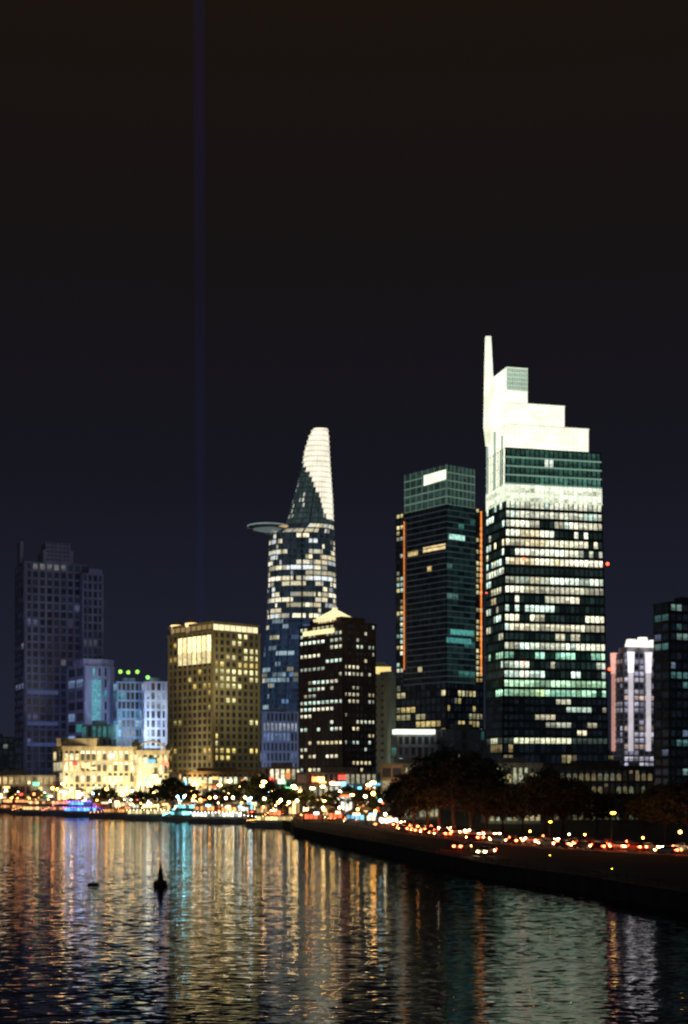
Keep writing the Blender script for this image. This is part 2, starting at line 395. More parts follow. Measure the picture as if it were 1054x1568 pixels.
mb.poly([ring(top,j,n) for j in range(n)],wg)
hc=(X(411,d-6),d-10); hz=z(811)
hm=wall('helipad_metal',(.45,.5,.5),.5)
mb.cyl((hc[0],hc[1],hz-1.6),(hc[0],hc[1],hz),11.5,15.2,40,hm); mb.cyl((hc[0],hc[1],hz+.01),(hc[0],hc[1],hz+1.),15.4,15.4,40,PAN,(.2,.26,.24))
mb.cyl((hc[0],hc[1],hz-3.8),(hc[0],hc[1],hz-1.61),2.5,11.4,40,PAN,(.09,.12,.12))
for k in range(5):
    mb.cyl((hc[0]-4+k*2.5,hc[1],hz-2.6),(hc[0]+9,hc[1]+7,hz-13+k),.5,.7,6,hm)
mb.box(X(421,d-12),X(441,d-12),d-20,d-12,hz-1.,hz-.1,PAN,(.7,.45,.2))
mb.build('lotus_tower_with_helipad')

# H
d=620; z=lambda y:Z(y,d); wh=wall('dark_brown_stone',(.08,.05,.045),.6)
pl=plan(526,d,38,459,575); mb=MB(); zt=z(955)
tower(mb,pl,GND,zt,27,(10,8,8,8),wh,(.38,.33,.2,.2),(MIX,MIX),gains=(1.3,1.1,1,1),roof=0,slab_h=1.6,pier_w=.9,slab_p=.2,pier_p=.3)
mb.prism(inset(pl,-.6),zt+.003,zt+1.2,wh)
pk=inset(pl,5); mb.prism(pk,zt+1.2,z(942),wh)
L,C,Rr,B=plan(519,d+1,38,472,528)
cx=(L[0]+C[0])/2+5;cy=(L[1]+C[1])/2+6.5
def sq(r,yaw=38):
    y=math.radians(yaw); return [(cx+r*(a*math.cos(y)-b1*math.sin(y)),cy+r*(a*math.sin(y)+b1*math.cos(y))) for a,b1 in((-1,1),(-1,-1),(1,-1),(1,1))]
cr=wall('cream_stone',(.5,.45,.33))
mb.prism(sq(5.2),zt+1.21,z(946),cr)
for i in range(4):
    s4=sq(5.3); facade(mb,s4[i],s4[(i+1)%4],zt+1.3,z(946),1,5,cr,[[(1.2,.95,.5)]*5],slab_h=.5,pier_w=.5)
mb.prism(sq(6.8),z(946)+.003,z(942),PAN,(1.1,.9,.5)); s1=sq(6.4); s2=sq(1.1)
mb.prism(s1,z(942)+.01,z(928),PAN,(1.3,1.12,.58),top=s2); mb.prism(sq(.9),z(928)+.01,z(924),PAN,(1.2,1.,.6)); mb.cyl((cx,cy,z(924)),(cx,cy,z(914)),.3,.05,6,cr)  # roof and cornice given their own glow to look lit
e0,e1=lerp(pl[0],pl[1],.08),lerp(pl[0],pl[1],.8)
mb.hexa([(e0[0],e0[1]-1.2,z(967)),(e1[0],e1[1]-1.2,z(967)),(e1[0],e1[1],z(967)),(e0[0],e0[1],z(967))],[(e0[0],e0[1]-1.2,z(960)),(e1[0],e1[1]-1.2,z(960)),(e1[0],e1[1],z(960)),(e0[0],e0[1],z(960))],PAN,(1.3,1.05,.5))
mb.build('pyramid_crown_tower')

# F
d=690; z=lambda y:Z(y,d); wf=wall('ochre_render',(.34,.29,.16),.8)
pl=plan(326,d,42,258,398); mb=MB(); zt=z(968)
tower(mb,pl,GND,zt,24,(9,8,8,8),wf,(.22,.36,.2,.2),([(1,.7,.2),(.9,.8,.3)],[(1,.78,.25),(1,.92,.45)]),gains=(.9,1.2,.6,.6),roof=0,slab_h=1.3,pier_w=1.5,slab_p=.25,pier_p=.35)
mb.prism(inset(pl,-.7),zt+.003,zt+1.,wf)
up=inset(pl,1.0); mb.prism(up,zt+1.,z(955),wf)
a,b1=up[1],up[2]; facade(mb,a,b1,zt+1.,z(955),1,8,wf,[[(1.25,1.08,.62)]*8],slab_h=.3,pier_w=.2,gm=PAN)  # bright cornice band is emission painted on
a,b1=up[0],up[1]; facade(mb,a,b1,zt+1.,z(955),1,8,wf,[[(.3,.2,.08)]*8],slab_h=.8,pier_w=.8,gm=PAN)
mb.prism(inset(up,-1.),z(955)+.003,z(951),wf)
a=lerp(pl[0],pl[1],.22);b1=lerp(pl[0],pl[1],.97); o=.75
for (y0,y1,k) in((1015,996,1.),(996,972,1.7)):
    for q_ in range(7):
        e0=lerp(a,b1,q_/7+.015);e1=lerp(a,b1,(q_+1)/7-.015); c_=mul((1.25,1.02,.5),k*U(.6,1.1))
        mb.poly([(e0[0],e0[1]-o,z(y0)),(e1[0],e1[1]-o,z(y0)),(e1[0],e1[1]-o,z(y1)),(e0[0],e0[1]-o,z(y1))],WIN,c_)
for s_,r in((.1,2.6),(.45,3.)):
    p=lerp(pl[0],pl[1],s_); p=(p[0]+1.5,p[1]+2.5); zh=z(955)
    mb.cyl((p[0],p[1],zt+1),(p[0],p[1],zh),r,r,8,PAN,(.3,.2,.1)); mb.cyl((p[0],p[1],zh+.01),(p[0],p[1],zh+2),r*1.1,r*1.1,8,PAN,(1.8,1.2,.55)); mb.cyl((p[0],p[1],zh+2.01),(p[0],p[1],zh+4.5),r*1.2,.3,8,wf)
mb.build('riverside_hotel')
def lowrise(name,xl,xr,d,ytop,nf,nb,wcol,p,pal,gain=1.,yaw=12,xc=None,arch=False,roofc=None,sh=1.2,pw=.9,plantroom=True,wname=None,signs=0):
    wm=wall('wall_'+(wname or name)+str(int(xl)),wcol)
    pl=plan(xc if xc else xl+(xr-xl)*.12,d,yaw,xl,xr); mb=MB(); zt=Z(ytop,d)
    tower(mb,pl,GND,zt,nf,(max(2,int(nb*.3)),nb),wm,(p*.7,p),(pal,pal),gains=(gain*.8,gain),roof=.9 if plantroom else 0,slab_h=sh,pier_w=pw)
    if arch:
        a,b1=pl[1],pl[2];Ld=math.dist(a,b1);n_=((b1[1]-a[1])/Ld,-(b1[0]-a[0])/Ld);fh=(zt-GND)/nf;w=Ld/nb
        for f in range(nf):
            for k in range(nb):
                c0=lerp(a,b1,(k+.5)/nb); r=w*.33; zc=GND+f*fh+fh*.62; col=random.choice([(1,.8,.4),(.9,.95,.6),(.08,.07,.04)])
                pts=[(c0[0]+(b1[0]-a[0])/Ld*r*math.cos(t)+n_[0]*.4,c0[1]+(b1[1]-a[1])/Ld*r*math.cos(t)+n_[1]*.4,zc+r*math.sin(t)) for t in [math.pi*i/8 for i in range(9)]]
                pts2=[(pts[0][0],pts[0][1],GND+f*fh+.9)]; pts3=[(pts[-1][0],pts[-1][1],GND+f*fh+.9)]
                mb.poly(pts2+pts+pts3,WIN,mul(col,gain*.8))
        mb.prism(inset(pl,-.9),zt+.95,zt+1.5,wm)
    a,b1=pl[1],pl[2]
    for k in range(signs):
        c=lerp(a,b1,U(.03,.95)); w=U(1.,4.);h=U(.8,2.4); zz=GND+U(3,zt-4); col=random.choice([(1,.6,.2),(1,.75,.35),(1,.3,.08),(1,.9,.7),(.2,.7,1),(1,.1,.06),(.2,1,.4)])
        mb.box(c[0]-w/2,c[0]+w/2,c[1]-1.6,c[1]-1.2,zz,zz+h,PAN,mul(col,U(1.,4)))
    return mb,pl,zt
# A
d=800; z=lambda y:Z(y,d)
wm=wall('bluegrey_concrete',(.26,.27,.36),.8); mb=MB()
pl=plan(38,d,10,24,134); tower(mb,pl,GND,z(862),30,(3,9,3,9),wm,(.03,.08),([(.35,.4,.7),(.6,.6,.6)],),gains=(.25,.25),roof=1.,slab_h=1.2,slab_p=.7,pier_w=1.3,pier_p=.5)
p2=plan(66,d+4,10,58,112); mb.prism(p2,z(862)+1,z(840),wm); p2=plan(70,d+4.5,10,62,108); facade(mb,p2[1],p2[2],z(862)+1,z(828),5,6,wm,[[(.01,.012,.02)]*6]*5,slab_h=1); mb.prism(p2,z(840),z(828),wm)
p2=plan(31,d+6,10,26,36); mb.prism(p2,z(862)+1,z(826),wm)
p3=plan(126,d+6,10,120,158); tower(mb,p3,GND,z(878),28,(3,4),wm,(.03,.04),(BLUE,),gains=(.2,.2),roof=1,slab_h=1.2,slab_p=.3,pier_w=1.)
p3=plan(136,d+7,10,132,157); mb.prism(p3,z(878)+1,z(868),wm)
for yy in(1060,1108,1140): 
    e0=at_px(pl[1],pl[2],42);e1=at_px(pl[1],pl[2],90); mb.poly([(e0[0],e0[1]-1.3,z(yy+3)),(e1[0],e1[1]-1.3,z(yy+3)),(e1[0],e1[1]-1.3,z(yy-3)),(e0[0],e0[1]-1.3,z(yy-3))],WIN,(.03,.045,.12))
mb.build('residential_tower')
# B,C,D
mb,pl,zt=lowrise('apartment_block',103,175,770,1022,12,5,(.45,.48,.6),.35,[(.1,.6,.6),(.2,.7,.75),(.3,.45,.8)],.8,yaw=20,xc=130,pw=2.2,sh=1.8)
e=plan(128,772,20,112,174); mb.prism(e,zt,Z(1008,770),wall('pale_blue',(.5,.52,.62)))
a=at_px(pl[1],pl[2],141);b1=at_px(pl[1],pl[2],155); mb.poly([(a[0],a[1]-1,Z(1112,770)),(b1[0],b1[1]-1,Z(1112,770)),(b1[0],b1[1]-1,Z(1040,770)),(a[0],a[1]-1,Z(1040,770))],WIN,(.1,.32,.4))
mb.build('apartment_block')
mb,pl,zt=lowrise('glass_office_block',174,220,760,1046,13,6,(.35,.47,.58),.5,[(.1,.45,.7),(.15,.6,.7),(.4,.7,.9)],.7,yaw=8,pw=.6)
for px_ in(184,196,210): p=at_px(pl[1],pl[2],px_); h=U(2,6); mb.cyl((p[0],p[1]+1,zt),(p[0],p[1]+1,zt+h),.15,.1,5,DARK); mb.ball((p[0],p[1]+1,zt+h+1),1.1,PAN,(.7,1.6,.2))
mb.build('glass_office_block')
mb,pl,zt=lowrise('white_office_block',217,256,745,1046,13,4,(.65,.68,.76),.5,[(.6,.8,1),(.8,.9,1),(.3,.35,.6)],.6,yaw=5,pw=1.1)
p=at_px(pl[1],pl[2],226); mb.ball((p[0],p[1]+1,zt+3),1.1,PAN,(.5,1.6,.3)); mb.cyl((p[0],p[1]+1,zt),(p[0],p[1]+1,zt+2),.15,.1,5,DARK)
mb.build('white_office_block')
mb,pl,zt=lowrise('green_roofed_house',126,180,730,1112,6,6,(.16,.25,.2),.25,TEAL,.5,yaw=8); mb.build('green_roofed_house')
cream=wall('balustrade_cream',(.6,.52,.36))
for (xl,xr,dd,yt,nf,nb) in ((82,206,690,1150,5,13),(204,258,688,1156,5,6)):
    mb,pl,zt=lowrise('colonial_hotel',xl,xr,dd,yt,nf,nb,(.6,.52,.34),.75,[(1,.8,.35),(1,.9,.55)],1.5,yaw=6,arch=True,sh=1.1,pw=1.,signs=5)
    mb.prism(inset(pl,-1.1),zt+1.51,zt+2.3,cream)
    if xl==82:
        c=lerp(pl[1],pl[2],.16); up=[(c[0]-9,c[1]+14),(c[0]-9,c[1]+1.5),(c[0]+10,c[1]+1.5),(c[0]+10,c[1]+14)]
        mb.prism(up,zt+2.31,zt+5.5,cream); mb.prism(inset(up,-.5),zt+5.51,zt+6.1,cream)
    for c in (pl[1],pl[2]):
        mb.cyl((c[0],c[1]+2.5,zt+2.31),(c[0],c[1]+2.5,zt+4),1.6,1.6,12,cream); mb.ball((c[0],c[1]+2.5,zt+4.01),1.7,wall('dome_green',(.2,.25,.16)),n=12,h=8)
    if xl==204:
        c=lerp(pl[1],pl[2],.45); pts=[(c[0]+7*math.cos(t),c[1]-.5,zt+1+5.5*math.sin(t)) for t in [math.pi*i/14 for i in range(15)]]
        for p_,q_ in zip(pts,pts[1:]): mb.cyl(p_,q_,.5,.5,6,cream)
    mb.build('colonial_hotel')
def put(name,*a,**k):
    mb,pl,zt=lowrise(name,*a,**k); mb.build(name)
put('blue_office_block',394,457,780,1092,9,9,(.35,.42,.6),.3,BLUE,.4,yaw=10)
put('hotel_podium',262,402,640,1186,3,16,(.4,.3,.16),.7,WARM,1.4,yaw=18,arch=True,signs=12)
put('shop_house_row',395,470,650,1178,3,8,(.35,.33,.3),.6,WARM,1.1,yaw=10,signs=9)
put('shop_house_row',455,585,600,1186,3,14,(.3,.25,.2),.55,WARM+COOL,1.1,yaw=10,signs=16)
put('shop_house_row',-60,84,690,1190,3,14,(.3,.27,.24),.5,WARM,1.1,yaw=6,signs=14)
put('grey_tower_block',568,618,680,1037,18,3,(.42,.43,.38),.08,COOL,.4,yaw=30,xc=594,pw=3.2,sh=2.2)
put('white_villa',584,672,470,1176,4,7,(.5,.46,.34),.35,[(1,.85,.5)],.5,yaw=30,xc=618,arch=True)
mb,pl,zt=lowrise('convention_hall',600,668,575,1128,7,6,(.3,.33,.33),.3,TEAL,.45,yaw=10)
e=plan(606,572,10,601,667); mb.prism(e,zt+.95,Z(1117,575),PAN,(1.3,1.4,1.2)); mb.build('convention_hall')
put('podium_block',668,745,580,1120,7,7,(.14,.16,.15),.2,TEAL+WARM,.4,yaw=10)
put('arcade_building',738,828,430,1176,3,9,(.3,.3,.24),.5,[(.9,.95,.6),(1,.9,.5)],.6,yaw=8,arch=True)
put('museum_building',826,1000,440,1180,4,16,(.08,.075,.06),.08,WARM,.16,yaw=4,arch=True)
# L
d=900; z=lambda y:Z(y,d); mb=MB(); wm=wall('lavender_concrete',(.5,.48,.55))
pl=plan(955,d,20,940,1018); tower(mb,pl,GND,z(1000),24,(3,8),wm,(.5,.55),([(.8,.75,.9),(1,.75,.65),(.6,.6,.8)],),gains=(.6,.7),roof=0,slab_h=1.2,pier_w=.8)
for px_,c_ in((948,(1.,.5,.4)),(966,(1.2,1.1,1.2)),(993,(1.2,1.1,1.2)),(1014,(1.,.55,.45))):
    p=at_px(pl[1],pl[2],max(px_,957)) if px_>950 else pl[0]
    mb.cyl((p[0],p[1]-1,z(1150)),(p[0],p[1]-1,z(1030)),1.6,1.6,10,PAN,mul(c_,.5)); mb.cyl((p[0],p[1]-1,z(1030)),(p[0],p[1]-1,z(998)),1.8,2.4,10,PAN,c_)  # columns emit light themselves to look floodlit
cp=inset(pl,3); mb.prism(cp,z(1000),z(990),wm)
for k in range(3):
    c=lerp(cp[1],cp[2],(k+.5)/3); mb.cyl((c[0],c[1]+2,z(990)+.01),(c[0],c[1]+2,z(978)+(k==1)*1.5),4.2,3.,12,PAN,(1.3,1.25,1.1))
mb.build('floodlit_apartment_tower')
mb,pl,zt=lowrise('edge_office_tower',1002,1110,500,925,22,9,(.07,.09,.09),.2,[(.2,.5,.5),(.5,.8,.7),(.3,.4,.6)],.4,yaw=25,xc=1026,pw=.5); mb.build('edge_office_tower')
for i,(xl,xr,yt,dd) in enumerate([(-60,30,1130,900),(60,110,1150,1000),(255,300,1120,1100),(392,420,1110,1300),(560,612,1090,1000),(735,790,1120,1100),(820,900,1140,1000),(880,948,1150,1100),(1015,1080,1140,800),(-200,-50,1080,950),(1110,1260,1060,900),(-420,-210,1120,1000),(1270,1500,1110,1000)]):
    put('city_block',xl,xr,dd,yt,max(4,int((Z(yt,dd)-2)/3.6)),9,(.2,.2,.22),.12,MIX+WARM,.4,yaw=8)
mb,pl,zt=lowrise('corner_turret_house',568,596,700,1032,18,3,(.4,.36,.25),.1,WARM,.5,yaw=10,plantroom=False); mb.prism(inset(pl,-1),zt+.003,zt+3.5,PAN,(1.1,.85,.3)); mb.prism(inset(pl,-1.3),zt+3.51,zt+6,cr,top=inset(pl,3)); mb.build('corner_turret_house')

# ------------------------------------------------------------------ trees
def tree_mesh(name,h,r,clumps,leaves,ls,mat):
    mb=MB(); tz=h*.32; bend=(U(-.4,.4),U(-.4,.4))
    mb.cyl((0,0,-.2),(bend[0]*.5,bend[1]*.5,tz*.5),h*.032,h*.025,8,BARK); mb.cyl((bend[0]*.5,bend[1]*.5,tz*.5),(bend[0],bend[1],tz),h*.025,h*.02,8,BARK)
    for k in range(8):
        a=k*.785+U(-.3,.3); rr=r*U(.45,.8); e=(bend[0]+rr*math.cos(a),bend[1]+rr*math.sin(a),tz+(h-tz)*U(.3,.75)); m_=lerp((bend[0],bend[1],tz),e,.5); m_=(m_[0],m_[1],m_[2]+.4)
        mb.cyl((bend[0],bend[1],tz-.2),m_,h*.014,h*.009,6,BARK); mb.cyl(m_,e,h*.009,h*.003,5,BARK)
    for c in range(clumps):
        a=U(0,6.283); t=U(-.75,1); q_=math.sqrt(max(0,1-t*t))*U(.45,1.15)
        cx,cy,cz=r*q_*math.cos(a),r*q_*math.sin(a),tz+(h-tz)*(.5+.48*t*U(.7,1.1))
        cr_=r*U(.12,.25)
        for l in range(leaves):
            v=Vector((random.gauss(0,.5),random.gauss(0,.5),random.gauss(0,.38)))*cr_
            p=Vector((cx,cy,cz))+v; n_=Vector((U(-1,1),U(-1,1),U(-.2,1))).normalized(); u=n_.orthogonal().normalized(); w=n_.cross(u); s=ls*U(.6,1.3)
            mb.poly([p-u*s,p-w*s*.55,p+u*s,p+w*s*.55],mat)
    return mb.mesh(name)
T=[tree_mesh('riverside_tree',9,4.2,60,34,.42,LEAF) for _ in range(3)]
TB=[tree_mesh('rain_tree',17,9.5,130,42,.42,LEAF2) for _ in range(3)]
def tree(px,d,h,big=False,wide=1.):
    me=random.choice(TB if big else T); s=h/(17. if big else 9.)
    place(me,'rain_tree' if big else 'riverside_tree',(X(px,d),d,GND),U(0,6.28),(s*wide,s*wide,s))
for px,h in ((-10,8),(22,10),(58,8),(150,11),(165,10),(214,10),(240,12),(262,13),(285,11),(330,12),(352,10),(376,13),(398,15),(415,12),(436,10),(470,12),(505,9),(532,12),(562,10),(585,13)):
    tree(px,shore(px)+U(18,70) if px<440 else 480+U(-10,40),h*U(.75,1.05),wide=U(.8,1.1))
for px,d,h,w in ((612,372,9,.9),(634,372,14,.9),(655,375,16,1.),(672,370,19,.8),(695,365,21,.9),(722,360,19,.9),(745,350,13,1.),(800,345,12,.9),(835,332,15,1.),(862,335,13,1),(915,345,10,.9),(985,330,10,.9),(1020,300,12,1),(1055,290,13,1),(770,360,10,1),(950,380,10,1)):
    tree(px,d,h,True,w)
# ------------------------------------------------------------------ street lamps
def lamp_mesh(col,r,h,arm):
    mb=MB(); mb.cyl((0,0,0),(0,0,.5),.16,.12,8,DARK); mb.cyl((0,0,.5),(0,0,h),.08,.055,8,DARK)
    if arm:
        mb.cyl((0,0,h),(0,-1.2,h+.35),.05,.04,6,DARK); mb.ball((0,-1.3,h+.22),r,LAMP,col,8,5,.5); mb.box(-.35,.35,-1.75,-.85,h+.42,h+.5,DARK)
    else:
        mb.cyl((0,0,h),(0,0,h+.12),.14,.14,8,DARK); mb.ball((0,0,h+.12+r),r,LAMP,col,8,6); mb.cyl((0,0,h+.12+2*r),(0,0,h+.3+2*r),.18,.02,8,DARK)
    return mb.mesh('street_lamp')
LM={'w':lamp_mesh((26,21,12),.45,6,False),'o':lamp_mesh((26,10,1.6),.5,6,False),'c':lamp_mesh((7,18,25),.42,6,False),'r':lamp_mesh((20,2.4,.8),.42,4,False),'a':lamp_mesh((28,16,4),.75,9,True),'g':lamp_mesh((13,8,.6),.45,6,True),'e':lamp_mesh((4,14,4),.35,5,False)}
def lamp(k,px,d,sc=1.): place(LM[k],'street_lamp',(X(px,d),d,GND),0,sc)
x=18
while x<445:
    lamp(random.choice('wwooowe'),x,shore(x)+U(2,6),U(.4,1.05)); x+=U(8,28)
for px,k in ((272,'c'),(282,'c'),(330,'w'),(357,'w'),(384,'c'),(405,'w'),(430,'w'),(455,'w')): lamp(k,px,shore(min(px,440))+3)
for px,d in ((470,400),(495,425),(520,425),(548,400),(575,380),(590,350)): lamp(random.choice('wo'),px,d,.75)
for row,(lo,hi) in enumerate(((28,40),(50,62),(66,85),(86,96))):
    for x in range(16+row*6,600,19):
        if R()<.82: lamp(random.choice('oooaawrrce'),x+U(-9,9),shore(min(x,440))+U(lo,hi)-(0 if x<440 else (x-440)*.15),U(.45,1.35))
lamp('g',937,275,1.15); lamp('g',842,300,.75); lamp('o',1042,262,.6); lamp('a',760,400,.6)
lamp('g',842,232,.22); lamp('g',937,200,.2)
for px,d,k in ((640,330,'o'),(672,322,'w'),(706,318,'r'),(812,300,'o'),(832,298,'r'),(872,285,'w'),(896,283,'o'),(960,272,'r'),(985,268,'o')): lamp(k,px,d,.4)
# ------------------------------------------------------------------ kiosks
kc=[(1,.7,.3),(1,.4,.12),(1,.85,.5),(.95,1,.85),(.25,.7,1),(1,.16,.06),(1,.7,.3),(1,.55,.2)]
def kiosk(px,d,w,h,col,g_=2.):
    mb=MB(); x0=X(px,d); wm=wall('kiosk_wood',(.3,.24,.16)); y0=d
    for sx in(-1,1):
        for yy in(0,4): mb.cyl((x0+sx*w/2,y0+yy,GND),(x0+sx*w/2,y0+yy,GND+h),.1,.1,6,DARK)
    mb.box(x0-w/2+.1,x0+w/2-.1,y0+.3,y0+.7,GND,GND+1.,wm)
    mb.poly([(x0-w/2,y0+3.8,GND),(x0+w/2,y0+3.8,GND),(x0+w/2,y0+3.8,GND+h),(x0-w/2,y0+3.8,GND+h)],wm)
    for k in range(max(2,int(w/1.4))):
        xa=x0-w/2+.2+k*1.4; mb.box(xa,xa+1.05,y0+3.3,y0+3.7,GND+1.1,GND+h-.5,LAMP,mul(col,g_*U(.1,1.)))
    P4=[(x0-w/2-.6,y0-.8),(x0+w/2+.6,y0-.8),(x0+w/2+.6,y0+4.6),(x0-w/2-.6,y0+4.6)]
    mb.prism(P4,GND+h,GND+h+.15,wm); mb.prism([lerp(p,(x0,y0+2),.03) for p in P4],GND+h+.155,GND+h+1.5,wall('canvas',(.5,.42,.32)),top=[lerp(p,(x0,y0+2),.75) for p in P4])
    c2=random.choice(kc); k=U(.25,.8); s=U(-.5,.5)*w*.4; mb.box(x0+s-w*k*.4,x0+s+w*k*.4,y0-1.,y0-.85,GND+h-.5,GND+h+.3,LAMP,mul(c2,g_*1.4))
    mb.build('riverside_kiosk')
x=24
while x<450:
    kiosk(x,shore(x)+U(8,30),U(4,7.5),U(2.8,3.6),random.choice(kc),U(1,4.5)); x+=U(16,36)
x=16
while x<590:
    kiosk(x,shore(min(x,440))+U(55,72)-(0 if x<440 else (x-440)*.15),U(4,8),U(4,7.5),random.choice(kc),U(1,4)); x+=U(16,32)
for px,d in ((480,440),(515,450),(545,430),(572,425),(596,400),(560,455),(500,480)): kiosk(px,d,U(4,7),3,random.choice(kc),U(1.,5))
# ------------------------------------------------------------------ cars
def car_mesh(col,name='car'):
    mb=MB(); pm=wall('car_paint_'+str(col),col,.3,.05); gl=wall('car_glass',(.02,.025,.03),.1,.05)
    pr=[(-2.2,.35),(-2.28,.75),(-2.1,.98),(-1.6,1.02),(-1.0,1.42),(.45,1.46),(1.25,1.02),(2.05,.88),(2.28,.62),(2.2,.35)]
    def hw(z): return .9 if z<1.1 else .68
    n=len(pr)
    Lp=[(x,hw(z),z) for x,z in pr]; Rp=[(x,-hw(z),z) for x,z in pr]
    for i in range(n):
        j=(i+1)%n; mb.poly([Lp[i],Lp[j],Rp[j],Rp[i]],gl if i in(3,5) else pm)
    for P_ in(Lp,Rp):
        mb.poly([P_[0],P_[1],P_[2],P_[3],P_[6],P_[7],P_[8],P_[9]],pm); mb.poly([P_[3],P_[4],P_[5],P_[6]],pm)
        s=1 if P_ is Lp else -1
        mb.poly([(-1.3,s*.885,1.06),(-.9,s*.72,1.36),(.4,s*.72,1.38),(.95,s*.885,1.06)],gl)
    for x in(-1.35,1.4):
        for s in(-1,1): mb.cyl((x,s*.72,.33),(x,s*.93,.33),.33,.33,14,RUB); mb.cyl((x,s*.93,.33),(x,s*.95,.33),.2,.18,10,CONC)
    for s in(-1,1):
        mb.box(2.2,2.3,s*.68-.22,s*.68+.22,.58,.82,LAMP,(60,40,19)); mb.box(-2.33,-2.2,s*.7-.2,s*.7+.2,.7,.97,LAMP,(80,6,1.5)); mb.box(.75,.95,s*.98-.08,s*.98+.08,1.02,1.16,pm)
        mb.box(-2.1,-1.85,s*.905-.02,s*.905+.02,.78,.92,LAMP,(50,3,1)); mb.box(1.9,2.1,s*.905-.02,s*.905+.02,.62,.78,LAMP,(30,12,1.5))
    mb.box(-2.31,-2.24,-.26,.26,.5,.64,CONC)
    return mb.mesh(name)
CM=[car_mesh(c) for c in((.6,.6,.58),(.08,.08,.09),(.35,.05,.04),(.3,.32,.34),(.7,.68,.6))]
lanes=(-6,-2,2,6)
for p,a in resample(RW[1:12],5.5):
    for o in lanes:
        pxx=527+p[0]*F/p[1]
        clump=.6 if (610<pxx<720 or 785<pxx<1040) else .2
        if R()<(clump if pxx>590 else .2):
            jit=U(-1.,1.)
            x=p[0]-math.sin(a)*o+math.cos(a)*jit; y=p[1]+math.cos(a)*o+math.sin(a)*jit
            # near lanes head away up-river (tail lamps show at the bend), far lanes come towards us
            place(random.choice(CM),'car',(x,y,GND+.01),a+(math.pi if o<0 else 0)+U(-.2,.35))
place(CM[0],'car',(X(744,258),258,GND+.01),math.radians(-115)); place(CM[1],'car',(X(752,262),262,GND+.01),math.radians(-100)); place(CM[3],'car',(X(708,275),275,GND+.01),math.radians(60))
# ------------------------------------------------------------------ boats
def boat(px,d,Ln,col,col2,decks=1):
    mb=MB(); hm=wall('boat_hull',(.35,.35,.33),.5); st=[(-.5,.8,0),(-.3,1,0),(.1,1,0),(.35,.75,.15),(.5,.08,.5)]
    W=Ln*.13; P=[]
    for s,w,k in st: P.append([(s*Ln,-W*w,1.5+k),(s*Ln,-W*w*.7,-.3),(s*Ln,W*w*.7,-.3),(s*Ln,W*w,1.5+k)])
    for A,Bq in zip(P,P[1:]):
        for i in range(4): j=(i+1)%4; mb.poly([A[i],A[j],Bq[j],Bq[i]],hm)
    mb.poly(P[0],hm); mb.poly(P[-1],hm)
    zz=1.5
    for dk in range(decks):
        x0,x1=-.44*Ln+dk*1.5,.28*Ln-dk*2; w=W*.78
        mb.box(x0,x1,-w,w,zz+.005,zz+.8,hm)
        k=x0+.3
        while k<x1-1.2:
            q=U(.05,1.5)**1.5
            mb.box(k,k+1.1,-w+.05,w-.05,zz+.9,zz+1.9,LAMP,mul(col,q)); mb.box(k+1.12,k+1.28,-w,w,zz+.8,zz+2.2,hm); k+=1.4
        mb.box(x0-.5,x1+.8,-w-.4,w+.4,zz+2.205,zz+2.4,hm)
        k=x0
        while k<x1: mb.ball((k,-w-.5,zz+2.25),.16,LAMP,mul(col2,4),6,4); k+=1.3
        zz+=2.4
    # bow string of bulbs up to the mast
    for k in range(12):
        t=k/11; mb.ball((.48*Ln+( -.1-.48)*Ln*t,0,2.2+(zz+3-2.2)*t-1.2*math.sin(math.pi*t)),.13,LAMP,mul(col2,5),6,4)
    mb.cyl((-.1*Ln,0,zz),(-.1*Ln,0,zz+3),.08,.05,6,DARK); mb.ball((-.1*Ln,0,zz+3.1),.25,LAMP,(12,12,9))
    me=mb.mesh('river_boat'); place(me,'river_boat',(X(px,d),d,0),U(-.12,.12)-.15+math.pi*(R()<.5))
boat(60,605,24,(1.6,.8,.3),(3,1.2,.3),2); boat(132,580,20,(.3,1.,3.),(.9,.4,3.),2); boat(190,560,28,(.9,.4,.1),(3,.9,.2),1); boat(236,535,22,(1.2,1.,.5),(2,1.6,.8),1)
boat(278,520,14,(.7,2.8,3.1),(.8,3.6,4.2),2); boat(345,498,26,(1.5,1.5,1.2),(2.5,2.5,2.),1); boat(415,455,16,(1.4,1.,.4),(3,1.3,.3),1); boat(20,640,24,(1.6,.6,.2),(3,1.6,.5),2); boat(95,600,18,(1.5,.5,.3),(3,.7,.5),2)
# ------------------------------------------------------------------ buoys
mb=MB(); bm=wall('buoy_paint',(.06,.03,.025),.6); d=211
mb.cyl((0,0,-.3),(0,0,.6),1.,1.05,16,bm); mb.cyl((0,0,.6),(0,0,.8),1.05,.6,16,bm); mb.cyl((0,0,.8),(0,0,2.3),.5,.22,12,bm)
for a in range(4): mb.cyl((.8*math.cos(a*1.57),.8*math.sin(a*1.57),.7),(.2*math.cos(a*1.57),.2*math.sin(a*1.57),2.3),.05,.05,5,DARK)
mb.cyl((0,0,2.3),(0,0,2.45),.4,.4,12,DARK); mb.cyl((0,0,2.45),(0,0,3.1),.16,.16,8,DARK); mb.cyl((0,0,3.1),(0,0,3.3),.2,.02,8,DARK)
place(mb.mesh('channel_buoy'),'channel_buoy',(X(246,d),d,0))
mb=MB(); mb.cyl((-.6,0,.05),(.6,0,.05),.24,.24,14,bm); mb.ball((-.6,0,.05),.24,bm); mb.ball((.6,0,.05),.24,bm); mb.cyl((0,0,.25),(0,0,.6),.07,.05,6,DARK)
place(mb.mesh('mooring_buoy'),'mooring_buoy',(X(143,213),213,0))
